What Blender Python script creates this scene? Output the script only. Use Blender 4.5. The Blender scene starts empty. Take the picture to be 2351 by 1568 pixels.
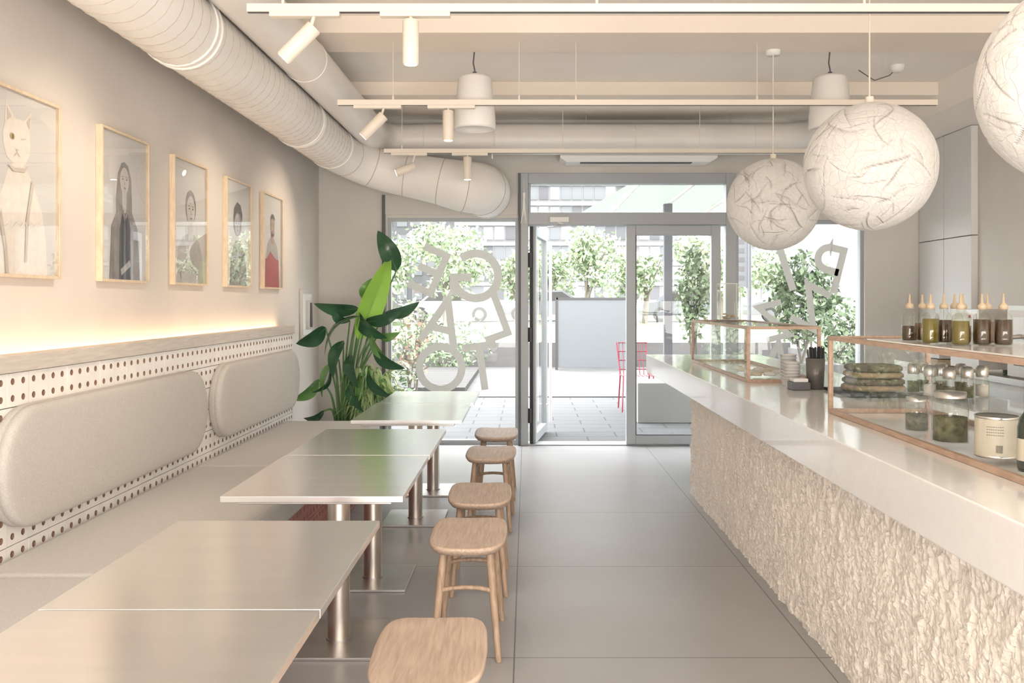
import bpy, math, random
from mathutils import Vector, Matrix, noise
random.seed(7)
S=bpy.context.scene
pi=math.pi

# ---------------------------------------------------------------- materials
def mat(name,col,rough=.5,metal=0,bump=None,var=None,spec=.5,emit=None,coat=0,trans=0,stretch=None,col2=None):
    m=bpy.data.materials.new(name); m.use_nodes=True
    nt=m.node_tree; b=nt.nodes['Principled BSDF']
    b.inputs['Base Color'].default_value=(*col,1)
    b.inputs['Roughness'].default_value=rough
    b.inputs['Metallic'].default_value=metal
    b.inputs['Specular IOR Level'].default_value=spec
    b.inputs['Coat Weight'].default_value=coat
    b.inputs['Transmission Weight'].default_value=trans
    if emit:
        b.inputs['Emission Color'].default_value=(*emit[0],1); b.inputs['Emission Strength'].default_value=emit[1]
    if bump or var:
        tc=nt.nodes.new('ShaderNodeTexCoord'); mp=nt.nodes.new('ShaderNodeMapping')
        nt.links.new(tc.outputs['Object'],mp.inputs[0])
        if stretch: mp.inputs['Scale'].default_value=stretch
    if var:
        n=nt.nodes.new('ShaderNodeTexNoise'); n.inputs['Scale'].default_value=var[0]; n.inputs['Detail'].default_value=6
        nt.links.new(mp.outputs[0],n.inputs['Vector'])
        r=nt.nodes.new('ShaderNodeValToRGB'); r.color_ramp.elements[0].position=.3; r.color_ramp.elements[1].position=.7
        a=var[1]; c2=col2 or tuple(min(1,c*(1+a)) for c in col)
        r.color_ramp.elements[0].color=(*[c*(1-a) for c in col],1) if not col2 else (*col,1)
        r.color_ramp.elements[1].color=(*c2,1)
        nt.links.new(n.outputs['Fac'],r.inputs[0]); nt.links.new(r.outputs[0],b.inputs['Base Color'])
    if bump:
        n=nt.nodes.new('ShaderNodeTexNoise'); n.inputs['Scale'].default_value=bump[0]; n.inputs['Detail'].default_value=8
        nt.links.new(mp.outputs[0],n.inputs['Vector'])
        bp=nt.nodes.new('ShaderNodeBump'); bp.inputs['Strength'].default_value=bump[1]; bp.inputs['Distance'].default_value=.01
        nt.links.new(n.outputs['Fac'],bp.inputs['Height']); nt.links.new(bp.outputs[0],b.inputs['Normal'])
    return m
def glassmat(name,tint=(1,1,1),rough=0,k=1.0):
    m=bpy.data.materials.new(name); m.use_nodes=True; nt=m.node_tree
    nt.nodes.remove(nt.nodes['Principled BSDF']); o=nt.nodes['Material Output']
    t=nt.nodes.new('ShaderNodeBsdfTransparent'); t.inputs[0].default_value=(*tint,1)
    g=nt.nodes.new('ShaderNodeBsdfGlossy'); g.inputs['Roughness'].default_value=rough
    f=nt.nodes.new('ShaderNodeFresnel')
    ge=nt.nodes.new('ShaderNodeNewGeometry')            # thin sheet: same fresnel from both faces
    io=nt.nodes.new('ShaderNodeMapRange'); io.inputs['To Min'].default_value=1.45; io.inputs['To Max'].default_value=1/1.45
    nt.links.new(ge.outputs['Backfacing'],io.inputs['Value']); nt.links.new(io.outputs[0],f.inputs[0])
    mu=nt.nodes.new('ShaderNodeMath'); mu.operation='MULTIPLY'; mu.inputs[1].default_value=k
    mx=nt.nodes.new('ShaderNodeMixShader')
    nt.links.new(f.outputs[0],mu.inputs[0]); nt.links.new(mu.outputs[0],mx.inputs[0])
    nt.links.new(t.outputs[0],mx.inputs[1]); nt.links.new(g.outputs[0],mx.inputs[2]); nt.links.new(mx.outputs[0],o.inputs[0])
    return m
def translucent(name,col,fac=.5):
    m=bpy.data.materials.new(name); m.use_nodes=True; nt=m.node_tree; p=nt.nodes['Principled BSDF']; o=nt.nodes['Material Output']
    p.inputs['Base Color'].default_value=(*col,1); p.inputs['Roughness'].default_value=.5
    t=nt.nodes.new('ShaderNodeBsdfTranslucent'); t.inputs[0].default_value=(*col,1)
    mx=nt.nodes.new('ShaderNodeMixShader'); mx.inputs[0].default_value=fac
    nt.links.new(p.outputs[0],mx.inputs[1]); nt.links.new(t.outputs[0],mx.inputs[2]); nt.links.new(mx.outputs[0],o.inputs[0])
    return m
def tilemat(name,col,sx,sy,ox,oy,w,gcol,rough,var=.06,stagger=0,coat=0):
    m=bpy.data.materials.new(name); m.use_nodes=True; nt=m.node_tree; b=nt.nodes['Principled BSDF']
    tc=nt.nodes.new('ShaderNodeTexCoord'); sp=nt.nodes.new('ShaderNodeSeparateXYZ'); nt.links.new(tc.outputs['Object'],sp.inputs[0])
    def M(op,a,bv=None):
        n=nt.nodes.new('ShaderNodeMath'); n.operation=op
        for i,x in enumerate((a,bv)):
            if x is None: continue
            if isinstance(x,(int,float)): n.inputs[i].default_value=x
            else: nt.links.new(x,n.inputs[i])
        return n.outputs[0]
    v=M('DIVIDE',M('SUBTRACT',sp.outputs[1],oy),sy)
    row=M('FLOOR',v)
    u=M('DIVIDE',M('SUBTRACT',sp.outputs[0],ox),sx)
    if stagger: u=M('ADD',u,M('MULTIPLY',row,stagger))
    fu=M('ABSOLUTE',M('SUBTRACT',M('FRACT',u),.5)); fv=M('ABSOLUTE',M('SUBTRACT',M('FRACT',v),.5))
    gu=M('GREATER_THAN',fu,.5-w/sx/2); gv=M('GREATER_THAN',fv,.5-w/sy/2)
    g=M('MAXIMUM',gu,gv)
    n=nt.nodes.new('ShaderNodeTexNoise'); n.inputs['Scale'].default_value=2.2; n.inputs['Detail'].default_value=8; n.inputs['Roughness'].default_value=.6
    nt.links.new(tc.outputs['Object'],n.inputs['Vector'])
    r=nt.nodes.new('ShaderNodeValToRGB'); r.color_ramp.elements[0].position=.3; r.color_ramp.elements[1].position=.7
    r.color_ramp.elements[0].color=(*[c*(1-var) for c in col],1); r.color_ramp.elements[1].color=(*[min(1,c*(1+var)) for c in col],1)
    nt.links.new(n.outputs['Fac'],r.inputs[0])
    mx=nt.nodes.new('ShaderNodeMix'); mx.data_type='RGBA'
    nt.links.new(g,mx.inputs['Factor']); nt.links.new(r.outputs[0],mx.inputs['A']); mx.inputs['B'].default_value=(*gcol,1)
    nt.links.new(mx.outputs['Result'],b.inputs['Base Color']); b.inputs['Roughness'].default_value=rough
    return m
def woodmat(name,c1,c2,scale=(1,12,12),rough=.45):
    m=bpy.data.materials.new(name); m.use_nodes=True; nt=m.node_tree; b=nt.nodes['Principled BSDF']
    tc=nt.nodes.new('ShaderNodeTexCoord'); mp=nt.nodes.new('ShaderNodeMapping'); mp.inputs['Scale'].default_value=scale
    n=nt.nodes.new('ShaderNodeTexNoise'); n.inputs['Scale'].default_value=6; n.inputs['Detail'].default_value=8; n.inputs['Distortion'].default_value=.6
    r=nt.nodes.new('ShaderNodeValToRGB'); r.color_ramp.elements[0].position=.35; r.color_ramp.elements[1].position=.65
    r.color_ramp.elements[0].color=(*c1,1); r.color_ramp.elements[1].color=(*c2,1)
    nt.links.new(tc.outputs['Object'],mp.inputs[0]); nt.links.new(mp.outputs[0],n.inputs['Vector']); nt.links.new(n.outputs['Fac'],r.inputs[0])
    nt.links.new(r.outputs[0],b.inputs['Base Color']); b.inputs['Roughness'].default_value=rough
    bp=nt.nodes.new('ShaderNodeBump'); bp.inputs['Strength'].default_value=.15; bp.inputs['Distance'].default_value=.003
    nt.links.new(n.outputs['Fac'],bp.inputs['Height']); nt.links.new(bp.outputs[0],b.inputs['Normal'])
    return m

M_wall=mat('plaster_beige',(.66,.61,.56),.85,var=(1.6,.05),bump=(3,.15))
M_wallb=mat('plaster_back',(.63,.60,.56),.85,var=(1.6,.05),bump=(3,.15))
M_ceil=mat('ceiling_paint',(.91,.85,.78),.9,var=(1.2,.03))
M_beam=mat('beam_paint',(.87,.78,.68),.9,var=(1.2,.03))
M_floor=tilemat('floor_tile',(.385,.38,.385),1.19,1.197,-.05,3.483,.006,(.16,.155,.15),.33,var=.04)
M_duct=mat('duct_white',(.82,.79,.75),.4,var=(4,.03))
M_seam=mat('duct_seam',(.48,.40,.33),.5)
M_white=mat('white_paint',(.84,.82,.79),.45)
M_track=mat('track_cream',(.80,.72,.62),.5)
M_alu=mat('frame_aluminium',(.37,.39,.405),.45,.15)
M_alud=mat('frame_dark',(.10,.10,.11),.5)
M_black=mat('black_matte',(.02,.02,.022),.5)
M_glass=glassmat('window_glass',k=.8)
M_cglass=glassmat('case_glass',tint=(.97,.98,.975),k=.8)
M_steel=mat('brushed_steel',(.91,.915,.915),.22,.92,var=(3,.03),bump=(1.6,.06),stretch=(1,6,1))
M_steelc=mat('brushed_column',(.70,.65,.60),.3,1,var=(9,.12),stretch=(9,9,.6))
M_steelb=mat('base_plate_steel',(.55,.53,.52),.35,1,var=(6,.08))
M_brick=mat('glazed_brick_white',(.86,.83,.79),.55,var=(9,.05),bump=(30,.2))
M_brickr=mat('brick_red',(.42,.17,.15),.6,var=(9,.08),bump=(30,.2))
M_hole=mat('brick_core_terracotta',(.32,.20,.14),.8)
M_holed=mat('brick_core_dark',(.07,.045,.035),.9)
M_mort=mat('brick_joint',(.5,.46,.42),.9)
M_ledge=woodmat('ledge_wood',(.55,.49,.43),(.65,.59,.53),(10,1,12))
M_fab=mat('fabric_linen',(.60,.57,.53),.95,var=(220,.10),bump=(350,.5))
M_fabs=mat('fabric_seat',(.65,.63,.605),.95,var=(220,.07),bump=(350,.4))
M_oak=woodmat('oak_stool',(.42,.31,.235),(.56,.43,.34),(14,1.2,14))
M_oakleg=woodmat('oak_leg',(.36,.25,.17),(.50,.36,.26),(12,12,1.2))
M_frame=woodmat('frame_maple',(.64,.50,.35),(.74,.60,.44),(8,8,2))
M_casew=woodmat('case_wood',(.42,.28,.20),(.54,.38,.28),(8,2,8))
M_quartz=mat('quartz_white',(.84,.83,.815),.12,var=(30,.02),coat=.3)
M_stone=mat('split_stone',(.76,.70,.63),.9,var=(7,.05),bump=(60,.8))
M_leafd=mat('leaf_dark',(.035,.10,.05),.22,var=(5,.3))
M_leafb=translucent('leaf_bright',(.34,.62,.09),.5)
M_leafm=mat('leaf_mid',(.13,.28,.08),.35,var=(5,.25))
M_leafv=mat('leaf_variegated',(.42,.56,.27),.45,var=(8,.3))
M_stem=mat('stem_green',(.10,.20,.07),.5)
M_letter=mat('vinyl_letter',(.76,.80,.79),.7)
M_terra=mat('planter_dark',(.16,.15,.14),.6)
M_led=mat('led_warm',(1,.8,.6),.5,emit=((1,.72,.46),15))
M_lamp=mat('lamp_face',(1,.9,.8),.5,emit=((1,.88,.72),14))

# ---------------------------------------------------------------- mesh builder
class MB:
    def __init__(s): s.v=[];s.f=[];s.m=[];s.sm=[]
    def add(s,vs,fs,m,smooth=False):
        o=len(s.v); s.v+=[tuple(v) for v in vs]
        for f in fs: s.f.append([i+o for i in f]); s.m.append(m); s.sm.append(smooth)
    def box(s,x0,x1,y0,y1,z0,z1,m):
        vs=[(x,y,z) for x in(x0,x1) for y in(y0,y1) for z in(z0,z1)]
        s.add(vs,[(0,1,3,2),(4,6,7,5),(0,4,5,1),(2,3,7,6),(0,2,6,4),(1,5,7,3)],m)
    def obox(s,c,d,R,m):
        c=Vector(c); vs=[c+R@Vector((x*d[0]/2,y*d[1]/2,z*d[2]/2)) for x in(-1,1) for y in(-1,1) for z in(-1,1)]
        s.add(vs,[(0,1,3,2),(4,6,7,5),(0,4,5,1),(2,3,7,6),(0,2,6,4),(1,5,7,3)],m)
    def quad(s,a,b,c,d,m): s.add([a,b,c,d],[(0,1,2,3)],m)
    def tube(s,path,rad,m,n=12,cap=True,smooth=True):
        P=[Vector(p) for p in path]
        if not isinstance(rad,(list,tuple)): rad=[rad]*len(P)
        T=[]
        for i in range(len(P)):
            a=P[max(0,i-1)]; b=P[min(len(P)-1,i+1)]; t=(b-a)
            T.append(t.normalized() if t.length>1e-9 else Vector((0,0,1)))
        up=Vector((0,0,1)) if abs(T[0].z)<.9 else Vector((0,1,0))
        u=T[0].cross(up).normalized(); vs=[];fs=[]
        for i,p in enumerate(P):
            if i: u=(u-T[i]*u.dot(T[i])).normalized()
            w=T[i].cross(u)
            for k in range(n):
                a=2*pi*k/n; vs.append(p+(u*math.cos(a)+w*math.sin(a))*rad[i])
        for i in range(len(P)-1):
            for k in range(n):
                k2=(k+1)%n; fs.append((i*n+k,i*n+k2,(i+1)*n+k2,(i+1)*n+k))
        s.add(vs,fs,m,smooth)
        if cap:
            e=(len(P)-1)*n
            s.add([vs[k] for k in range(n)],[tuple(range(n))],m); s.add([vs[e+k] for k in range(n)],[tuple(reversed(range(n)))],m)
    def lathe(s,cx,cy,prof,m,n=24,smooth=True):
        vs=[];fs=[]
        for r,z in prof:
            for k in range(n):
                a=2*pi*k/n; vs.append((cx+r*math.cos(a),cy+r*math.sin(a),z))
        for i in range(len(prof)-1):
            for k in range(n):
                k2=(k+1)%n; fs.append((i*n+k,i*n+k2,(i+1)*n+k2,(i+1)*n+k))
        s.add(vs,fs,m,smooth)
    def rings(s,R,m,smooth=True,capa=True,capb=True):
        n=len(R[0]); vs=[p for r in R for p in r]; fs=[]
        for i in range(len(R)-1):
            for k in range(n):
                k2=(k+1)%n; fs.append((i*n+k,i*n+k2,(i+1)*n+k2,(i+1)*n+k))
        if capa: fs.append(tuple(reversed(range(n))))
        if capb: fs.append(tuple(range((len(R)-1)*n,len(R)*n)))
        s.add(vs,fs,m,smooth)
    def build(s,name,bevel=0,parent=None,loc=None,seg=2):
        me=bpy.data.meshes.new(name); me.from_pydata(s.v,[],s.f)
        ms=[]
        for m in s.m:
            if m not in ms: ms.append(m)
        for m in ms: me.materials.append(m)
        me.polygons.foreach_set('material_index',[ms.index(m) for m in s.m])
        me.polygons.foreach_set('use_smooth',s.sm); me.update()
        o=bpy.data.objects.new(name,me); S.collection.objects.link(o)
        if loc: o.location=loc
        if bevel:
            b=o.modifiers.new('bevel','BEVEL'); b.width=bevel; b.segments=seg; b.limit_method='ANGLE'; b.angle_limit=math.radians(50)
        if parent: o.parent=parent
        return o
def empty(name,loc=(0,0,0)):
    e=bpy.data.objects.new(name,None); S.collection.objects.link(e); e.location=loc; e.empty_display_size=.1; return e

# ---------------------------------------------------------------- room shell
XL,XR,YB,YF,ZC,ZB=-2.015,3.85,8.6,-2.5,3.147,3.04
b=MB(); b.box(XL-.2,XR+.2,YF-.2,YB+.25,-.1,0,M_floor); b.build('floor')
b=MB(); b.box(XL-.2,XR+.2,YF-.2,YB+.25,ZC,ZC+.2,M_ceil); b.build('ceiling')
b=MB(); b.box(XL-.2,XL,YF-.2,YB+.25,0,ZC,M_wall); b.build('wall_left')
b=MB(); b.box(XR,XR+.2,YF-.2,YB+.25,0,ZC,M_wall); b.build('wall_right')
b=MB(); b.box(XL-.2,XR+.2,YF-.2,YF,0,ZC,M_wall); b.build('wall_front')
b=MB()
b.box(XL,-1.35,YB,YB+.25,0,ZC,M_wallb)
b.box(-1.35,-.084,YB,YB+.25,2.2,ZC,M_wallb)
b.box(-.084,2.02,YB,YB+.25,2.63,ZC,M_wallb)
b.box(2.02,3.27,YB,YB+.25,2.18,ZC,M_wallb)
b.box(3.27,XR,YB,YB+.25,0,ZC,M_wallb)
b.build('wall_back')
for i,y in enumerate((.5,2.14,3.79,5.44,7.09)):
    b=MB(); b.box(XL,XR,y,y+.43,ZB,ZC,M_beam); b.build('ceiling_beam',bevel=.004)
b=MB(); b.box(3.28,XR,YF,YB,2.9,ZC,M_ceil); b.build('ceiling_soffit')
def window(name,x0,x1,z0,z1,w=.03):
    b=MB(); y0,y1=YB+.03,YB+.10
    b.box(x0,x0+w,y0,y1,z0,z1,M_alu); b.box(x1-w,x1,y0,y1,z0,z1,M_alu)
    b.box(x0+w,x1-w,y0,y1,z0,z0+w*1.5,M_alu); b.box(x0+w,x1-w,y0,y1,z1-w,z1,M_alu)
    b.quad((x0+w,y0+.03,z0+w*1.5),(x1-w,y0+.03,z0+w*1.5),(x1-w,y0+.03,z1-w),(x0+w,y0+.03,z1-w),M_glass)
    return b.build(name)
window('window_1',-1.35,-.084,0,2.2)
window('window_2',2.02,3.27,0,2.18,.035)
b=MB(); b.box(-1.40,-1.37,YB-.03,YB-.001,.02,2.42,M_alud); b.box(-1.37,-.09,YB-.02,YB-.001,2.23,2.42,M_wallb); b.build('trim_1')
b=MB(); b.box(XL+.001,-1.40,YB-.012,YB-.001,0,.07,M_wallb); b.build('baseboard_back')
b=MB(); ya,yb=YB-.03,YB+.10
b.box(-.084,.012,ya,yb,0,2.63,M_alu); b.box(1.92,2.02,ya,yb,0,2.63,M_alu)
b.box(.012,1.92,ya,yb,2.53,2.63,M_alu); b.box(.012,1.92,ya,yb,2.13,2.25,M_alu)
b.box(.012,.035,ya+.02,yb-.02,2.25,2.53,M_alu)
b.box(-.084,-.06,ya-.012,ya,0,2.63,M_alud)
b.quad((.035,YB+.04,2.25),(1.92,YB+.04,2.25),(1.92,YB+.04,2.53),(.035,YB+.04,2.53),M_glass)
b.box(.012,1.92,ya,yb,0,.012,M_alu)
b.build('door_frame',bevel=.004)
b=MB(); yl0,yl1=YB-.045,YB+.03
x0,x1,z0,z1=.957,1.865,.014,2.12; w=.09
b.box(x0,x0+w,yl0,yl1,z0,z1,M_alu); b.box(x1-w,x1,yl0,yl1,z0,z1,M_alu)
b.box(x0+w,x1-w,yl0,yl1,z0,z0+w,M_alu); b.box(x0+w,x1-w,yl0,yl1,z1-w,z1,M_alu)
b.box(x0+w-.004,x0+w+.008,yl0-.001,yl1,z0+w,z1-w,M_alud); b.box(x0+w,x1-w,yl0-.001,yl1,z0+w-.004,z0+w+.006,M_alud)
b.quad((x0+w,YB,z0+w),(x1-w,YB,z0+w),(x1-w,YB,z1-w),(x0+w,YB,z1-w),M_glass)
b.build('door_1',bevel=.004)
R=Matrix.Rotation(math.radians(-8.5),3,'Z')
b=MB()
hin=Vector((.055,YB+.02,0))
def lo(y0,y1,z0,z1,m,t=.06,xo=0): b.obox(hin+R@Vector((xo,(y0+y1)/2,(z0+z1)/2)),(t,y1-y0,z1-z0),R,m)
lo(0,.09,.014,2.12,M_alu); lo(.83,.92,.014,2.12,M_alu); lo(.09,.83,.014,.10,M_alu); lo(.09,.83,2.03,2.12,M_alu)
lo(.09,.83,.10,2.03,M_glass,.01)
for z in (.22,1.0,1.72): b.tube([hin+Vector((-.03,-.055,z)),hin+Vector((-.03,-.055,z+.14))],.016,M_black)
lo(-.012,0,.014,2.12,M_black,.03,-.01)
hp=[hin+R@Vector((.075,.80,z)) for z in(.12,2.02)]
b.tube(hp,.016,M_white)
for z in(.3,1.85): b.tube([hin+R@Vector((.03,.80,z)),hin+R@Vector((.075,.80,z))],.01,M_white,n=8)
b.build('door_2',bevel=.003)
b=MB(); b.box(.22,.40,YB-.09,YB-.032,2.155,2.20,M_white); b.tube([(.30,YB-.07,2.15),(.42,YB+.05,2.13),(.20,YB+.12,2.12)],.008,M_white,n=8); b.build('door_closer',bevel=.004)
b=MB()
for dx in(-.02,-.008,.008,.02): b.tube([(-.03+dx*.2,YB-.045,2.42),(-.03+dx*.5,YB-.05,2.27),(-.03+dx*1.4,YB-.05,2.14)],.005,M_white,n=6)
b.tube([(-.03,YB-.045,2.58),(-.03,YB-.045,2.42)],.003,M_white,n=6); b.tube([(-.03,YB-.045,2.44),(-.03,YB-.045,2.39)],.013,M_white,n=8)
b.build('blind_cord_tassel')

# ---------------------------------------------------------------- window lettering (vinyl strokes, read from the street)
def arc(cx,cz,rx,rz,a0,a1,n=26): return [(cx+rx*math.cos(math.radians(a0+(a1-a0)*k/n)),cz+rz*math.sin(math.radians(a0+(a1-a0)*k/n))) for k in range(n+1)]
GL={'G':[arc(0,0,.42,.42,50,345),[(.41,-.36),(.41,-.03),(.08,-.03)]],'E':[[(.26,.43),(-.26,.43),(-.26,-.43),(.26,-.43)],[(-.26,0),(.2,0)]],
 'L':[[(-.22,.5),(-.22,-.43),(.28,-.43)]],'A':[[(-.36,-.5),(0,.46),(.36,-.5)],[(-.24,-.17),(.24,-.17)]],'T':[[(-.36,.43),(.36,.43)],[(0,.43),(0,-.5)]],
 'O':[arc(0,0,.43,.43,0,360,40)],'P':[[(-.24,-.5),(-.24,.43),(.02,.43)]+arc(.02,.19,.24,.24,90,-90,14)+[(-.24,-.05)]],'I':[[(0,.5),(0,-.5)]],'Z':[[(-.3,.43),(.3,.43),(-.3,-.43),(.3,-.43)]]}
def letters(name,items,y):
    b=MB(); hw=.075
    for i,(ch,x,z,H,rot) in enumerate(items):
        ca,sa=math.cos(math.radians(rot)),math.sin(math.radians(rot))
        for j,st in enumerate(GL[ch]):
            P=[Vector(p) for p in st]; Lft=[];Rgt=[]
            closed=(P[0]-P[-1]).length<1e-4
            for k,p in enumerate(P):
                a=P[k-1] if k else (P[-2] if closed else None); c=P[k+1] if k<len(P)-1 else (P[1] if closed else None)
                t1=(p-a).normalized() if a is not None else None; t2=(c-p).normalized() if c is not None else None
                if t1 is None: t1=t2
                if t2 is None: t2=t1
                n1=Vector((-t1.y,t1.x)); n2=Vector((-t2.y,t2.x)); m=(n1+n2)
                m=m.normalized() if m.length>1e-4 else n1
                s_=hw/max(.35,m.dot(n1))
                Lft.append(p+m*s_); Rgt.append(p-m*s_)
            def W(p): 
                u,v=p.x*H,p.y*H
                return (x-(u*ca-v*sa), y-.0012*(i*2+j), z+(u*sa+v*ca))
            vs=[W(p) for pr in zip(Lft,Rgt) for p in pr]
            b.add(vs,[(2*k,2*k+1,2*k+3,2*k+2) for k in range(len(P)-1)],M_letter)
    b.build(name)
letters('window_lettering',[('G',-.50,1.64,.52,0),('E',-.97,1.70,.46,24),('L',-.35,1.24,.46,-20),('A',-.82,1.20,.46,14),('T',-.44,.76,.46,-8),('O',-.84,.745,.48,10)],YB+.05)
letters('window_lettering',[('P',2.93,1.72,.46,14),('I',2.52,1.72,.46,-18),('Z',2.76,1.34,.42,28),('Z',2.40,1.20,.38,-14),('A',2.42,.80,.40,8)],YB+.05)

# ---------------------------------------------------------------- ducts
def cat(pts,k=4):
    out=[]
    for i in range(len(pts)-1):
        p0=pts[max(i-1,0)];p1=pts[i];p2=pts[i+1];p3=pts[min(i+2,len(pts)-1)]
        for j in range(k):
            t=j/k
            out.append(tuple(.5*((2*p1[a])+(-p0[a]+p2[a])*t+(2*p0[a]-5*p1[a]+4*p2[a]-p3[a])*t*t+(-p0[a]+3*p1[a]-3*p2[a]+p3[a])*t**3) for a in range(len(p1))))
    out.append(tuple(pts[-1])); return out
b=MB(); c=(-1.65,2.70); r1=.187
path=[(c[0],YF+.02,c[1]),(c[0],2,c[1]),(c[0],5,c[1]),(c[0],7.45,c[1])]; rad=[r1]*4
bend=[((-1.64,7.62,2.695),.187),((-1.60,7.80,2.68),.187),((-1.51,7.95,2.65),.187),((-1.37,8.04,2.60),.187),((-1.20,8.08,2.56),.19),((-1.0,8.09,2.525),.199),((-.82,8.09,2.49),.21),((-.68,8.09,2.46),.222),((-.57,8.10,2.44),.232),((-.46,8.15,2.43),.236),((-.41,8.24,2.425),.236),((-.395,8.36,2.425),.236),((-.395,8.59,2.425),.236)]
bp=cat([(*p,r) for p,r in bend],4)
b.tube(path+[p[:3] for p in bp],rad+[p[3] for p in bp],M_duct,n=48)
hx=[]; pitch=.105; y=YF+.1; n=0
while y<7.5:
    a=2*pi*n/20; hx.append((c[0]+(r1+.001)*math.cos(a),y,c[1]+(r1+.001)*math.sin(a))); n+=1; y+=pitch/20
b.tube(hx,.0026,M_seam,n=4,cap=False)
def ringAt(p,t,r,th,m,w=None):
    t=Vector(t).normalized(); u=t.cross(Vector((0,0,1))).normalized(); w2=t.cross(u)
    b.tube([Vector(p)+(u*math.cos(2*pi*k/32)+w2*math.sin(2*pi*k/32))*r for k in range(33)],th,m,n=6,cap=False)
for y in (2.2,4.2,4.26,6.4,6.44,7.45): ringAt((c[0],y,c[1]),(0,1,0),r1+.003,.007,M_duct)
for i in range(4,len(bp)-1,7):
    p=Vector(bp[i][:3]); t=Vector(bp[i+1][:3])-Vector(bp[i-1][:3]); ringAt(p,t,bp[i][3]+.001,.003,M_seam)
for y in(1.6,3.3,6.7):
    b.tube([(c[0],y,c[1]+r1),(c[0],y,ZC-.001)],.004,M_seam,n=6)
b.build('spiral_duct')
b=MB(); c=(-1.377,2.887); r2=.137
p2=[(c[0],YF+.02,2.89),(c[0],4,2.89),(c[0],7.9,2.89),(-1.37,8.05,2.895),(-1.335,8.17,2.90),(-1.26,8.26,2.905),(-1.13,8.30,2.905),(-.9,8.30,2.905),(0,8.30,2.905),(2.2,8.30,2.905),(2.42,8.28,2.905),(2.56,8.2,2.905),(2.64,8.06,2.91),(2.66,7.9,2.93)]
b.tube(p2,[r2]*7+[.142]*7,M_duct,n=40)
for y in(1.5,3.5,5.5): ringAt((c[0],y,2.89),(0,1,0),r2+.001,.004,M_duct)
for x in(-.95,-.3,1.0,2.1): ringAt((x,8.3,2.905),(1,0,0),.143,.004,M_duct)
for x in(-.32,.55,1.9): b.tube([(x,8.3,3.04),(x,8.3,ZC-.001)],.005,M_seam,n=6)
b.tube([(-.32,8.15,2.77),(-.32,8.15,2.70)],.008,M_white,n=8)
b.build('ventilation_duct')
b=MB(); b.rings([[(x0,y0,z) for x0,y0 in((.31-i,8.30-i*.5),(1.78+i,8.30-i*.5),(1.78+i,8.599),(.31-i,8.599))] for z,i in((2.70,-.06),(2.735,0),(2.76,0))],M_white,smooth=False)
b.box(.5,1.55,8.34,8.42,2.694,2.70,M_alud); b.build('air_conditioner')
b=MB(); b.box(.35,1.30,7.72,7.86,ZC-.03,ZC-.001,M_wallb)
for k in range(4): b.box(.37,1.28,7.735+k*.03,7.75+k*.03,ZC-.036,ZC-.03,M_alud)
b.build('ceiling_vent')
b=MB(); b.lathe(2.75,6.6,[(0,ZC-.05),(.035,ZC-.05),(.05,ZC-.03),(.055,ZC-.001)],M_white); b.tube([(2.75,6.6,ZC-.02),(2.7,6.62,ZC-.07),(2.6,6.65,ZC-.1),(2.5,6.7,ZC-.01)],.004,M_alud,n=6); b.build('smoke_detector')

# ---------------------------------------------------------------- track lights
ZT=2.65
for ti,(y,spots) in enumerate(((3.82,((-.50,0),(-.974,1))),(5.64,((-.50,0),(-.968,1))),(7.46,((-.50,0),(-1.01,2))))):
    e=empty('track_light',(0,y,ZT))
    b=MB(); b.box(-1.20,2.6 if ti else 2.9,-.017,.017,-.012,.022,M_track)
    b.box(-1.20,2.6,-.010,.010,-.013,-.012,M_alud)
    for x in((-1.05,.30,1.45) if ti!=1 else (-.85,-.05,.31,1.46)):
        b.tube([(x,0,.02),(x,0,ZB-ZT-.001)],.0022,M_track,n=6)
        b.tube([(x,0,.02),(x,0,.05)],.007,M_track,n=8)
    b.build('rail',parent=e)
    for k,(x,kind) in enumerate(spots):
        b=MB(); b.box(x-.13,x+.17,-.018,.018,-.032,-.013,M_track)
        if kind==0:
            top=Vector((x,0,-.045)); d=Vector((0,0,-1)); L=.19
        elif kind==1:
            top=Vector((x+.06,0,-.075)); d=Vector((-.72,.0,-.72)).normalized(); L=.19
        else:
            top=Vector((x+.07,0,-.12)); d=Vector((-.93,-.1,-.36)).normalized(); L=.17
        b.tube([(top.x,0,-.02),tuple(top+d*.03)],.008,M_track,n=8)
        b.tube([top,top+d*.004,top+d*(L-.004),top+d*L],[.031,.035,.035,.033],M_track,n=28)
        b.tube([top+d*(L-.001),top+d*(L+.0015)],.026,M_lamp,n=24)
        b.build('spot_head',parent=e)
        ld=bpy.data.lights.new('spot_bulb','SPOT'); ld.energy=36 if kind else 24; ld.color=(1,.81,.61); ld.spot_size=math.radians(90 if kind else 75); ld.spot_blend=1; ld.shadow_soft_size=.04
        lo_=bpy.data.objects.new('spot_bulb',ld); S.collection.objects.link(lo_); lo_.parent=e
        lo_.location=top+d*(L+.02)
        dd=Vector((-.78,0,-.66)) if kind==1 else (d if kind==0 else Vector((-.9,-.3,-.7)))
        lo_.rotation_euler=dd.to_track_quat('-Z','Y').to_euler()

# ---------------------------------------------------------------- pendant speakers
for x in(-.35,2.03):
    b=MB(); z0,z1=2.545,2.90
    b.lathe(x,5.95,[(0,z0+.012),(.118,z0+.012),(.122,z0),(.138,z0),(.141,z0+.02),(.138,z0+.09),(.112,z1-.02),(.095,z1),(.03,z1),(.0,z1)],M_white,n=40)
    b.tube([(x,5.95,z1),(x,5.95,z1+.04),(x-.01,5.95,z1+.09),(x+.005,5.95,ZC-.001)],.005,M_alud,n=6)
    b.tube([(x,5.95,z1),(x,5.95,z1+.03)],.014,M_alud,n=8)
    b.build('pendant_speaker')

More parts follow.
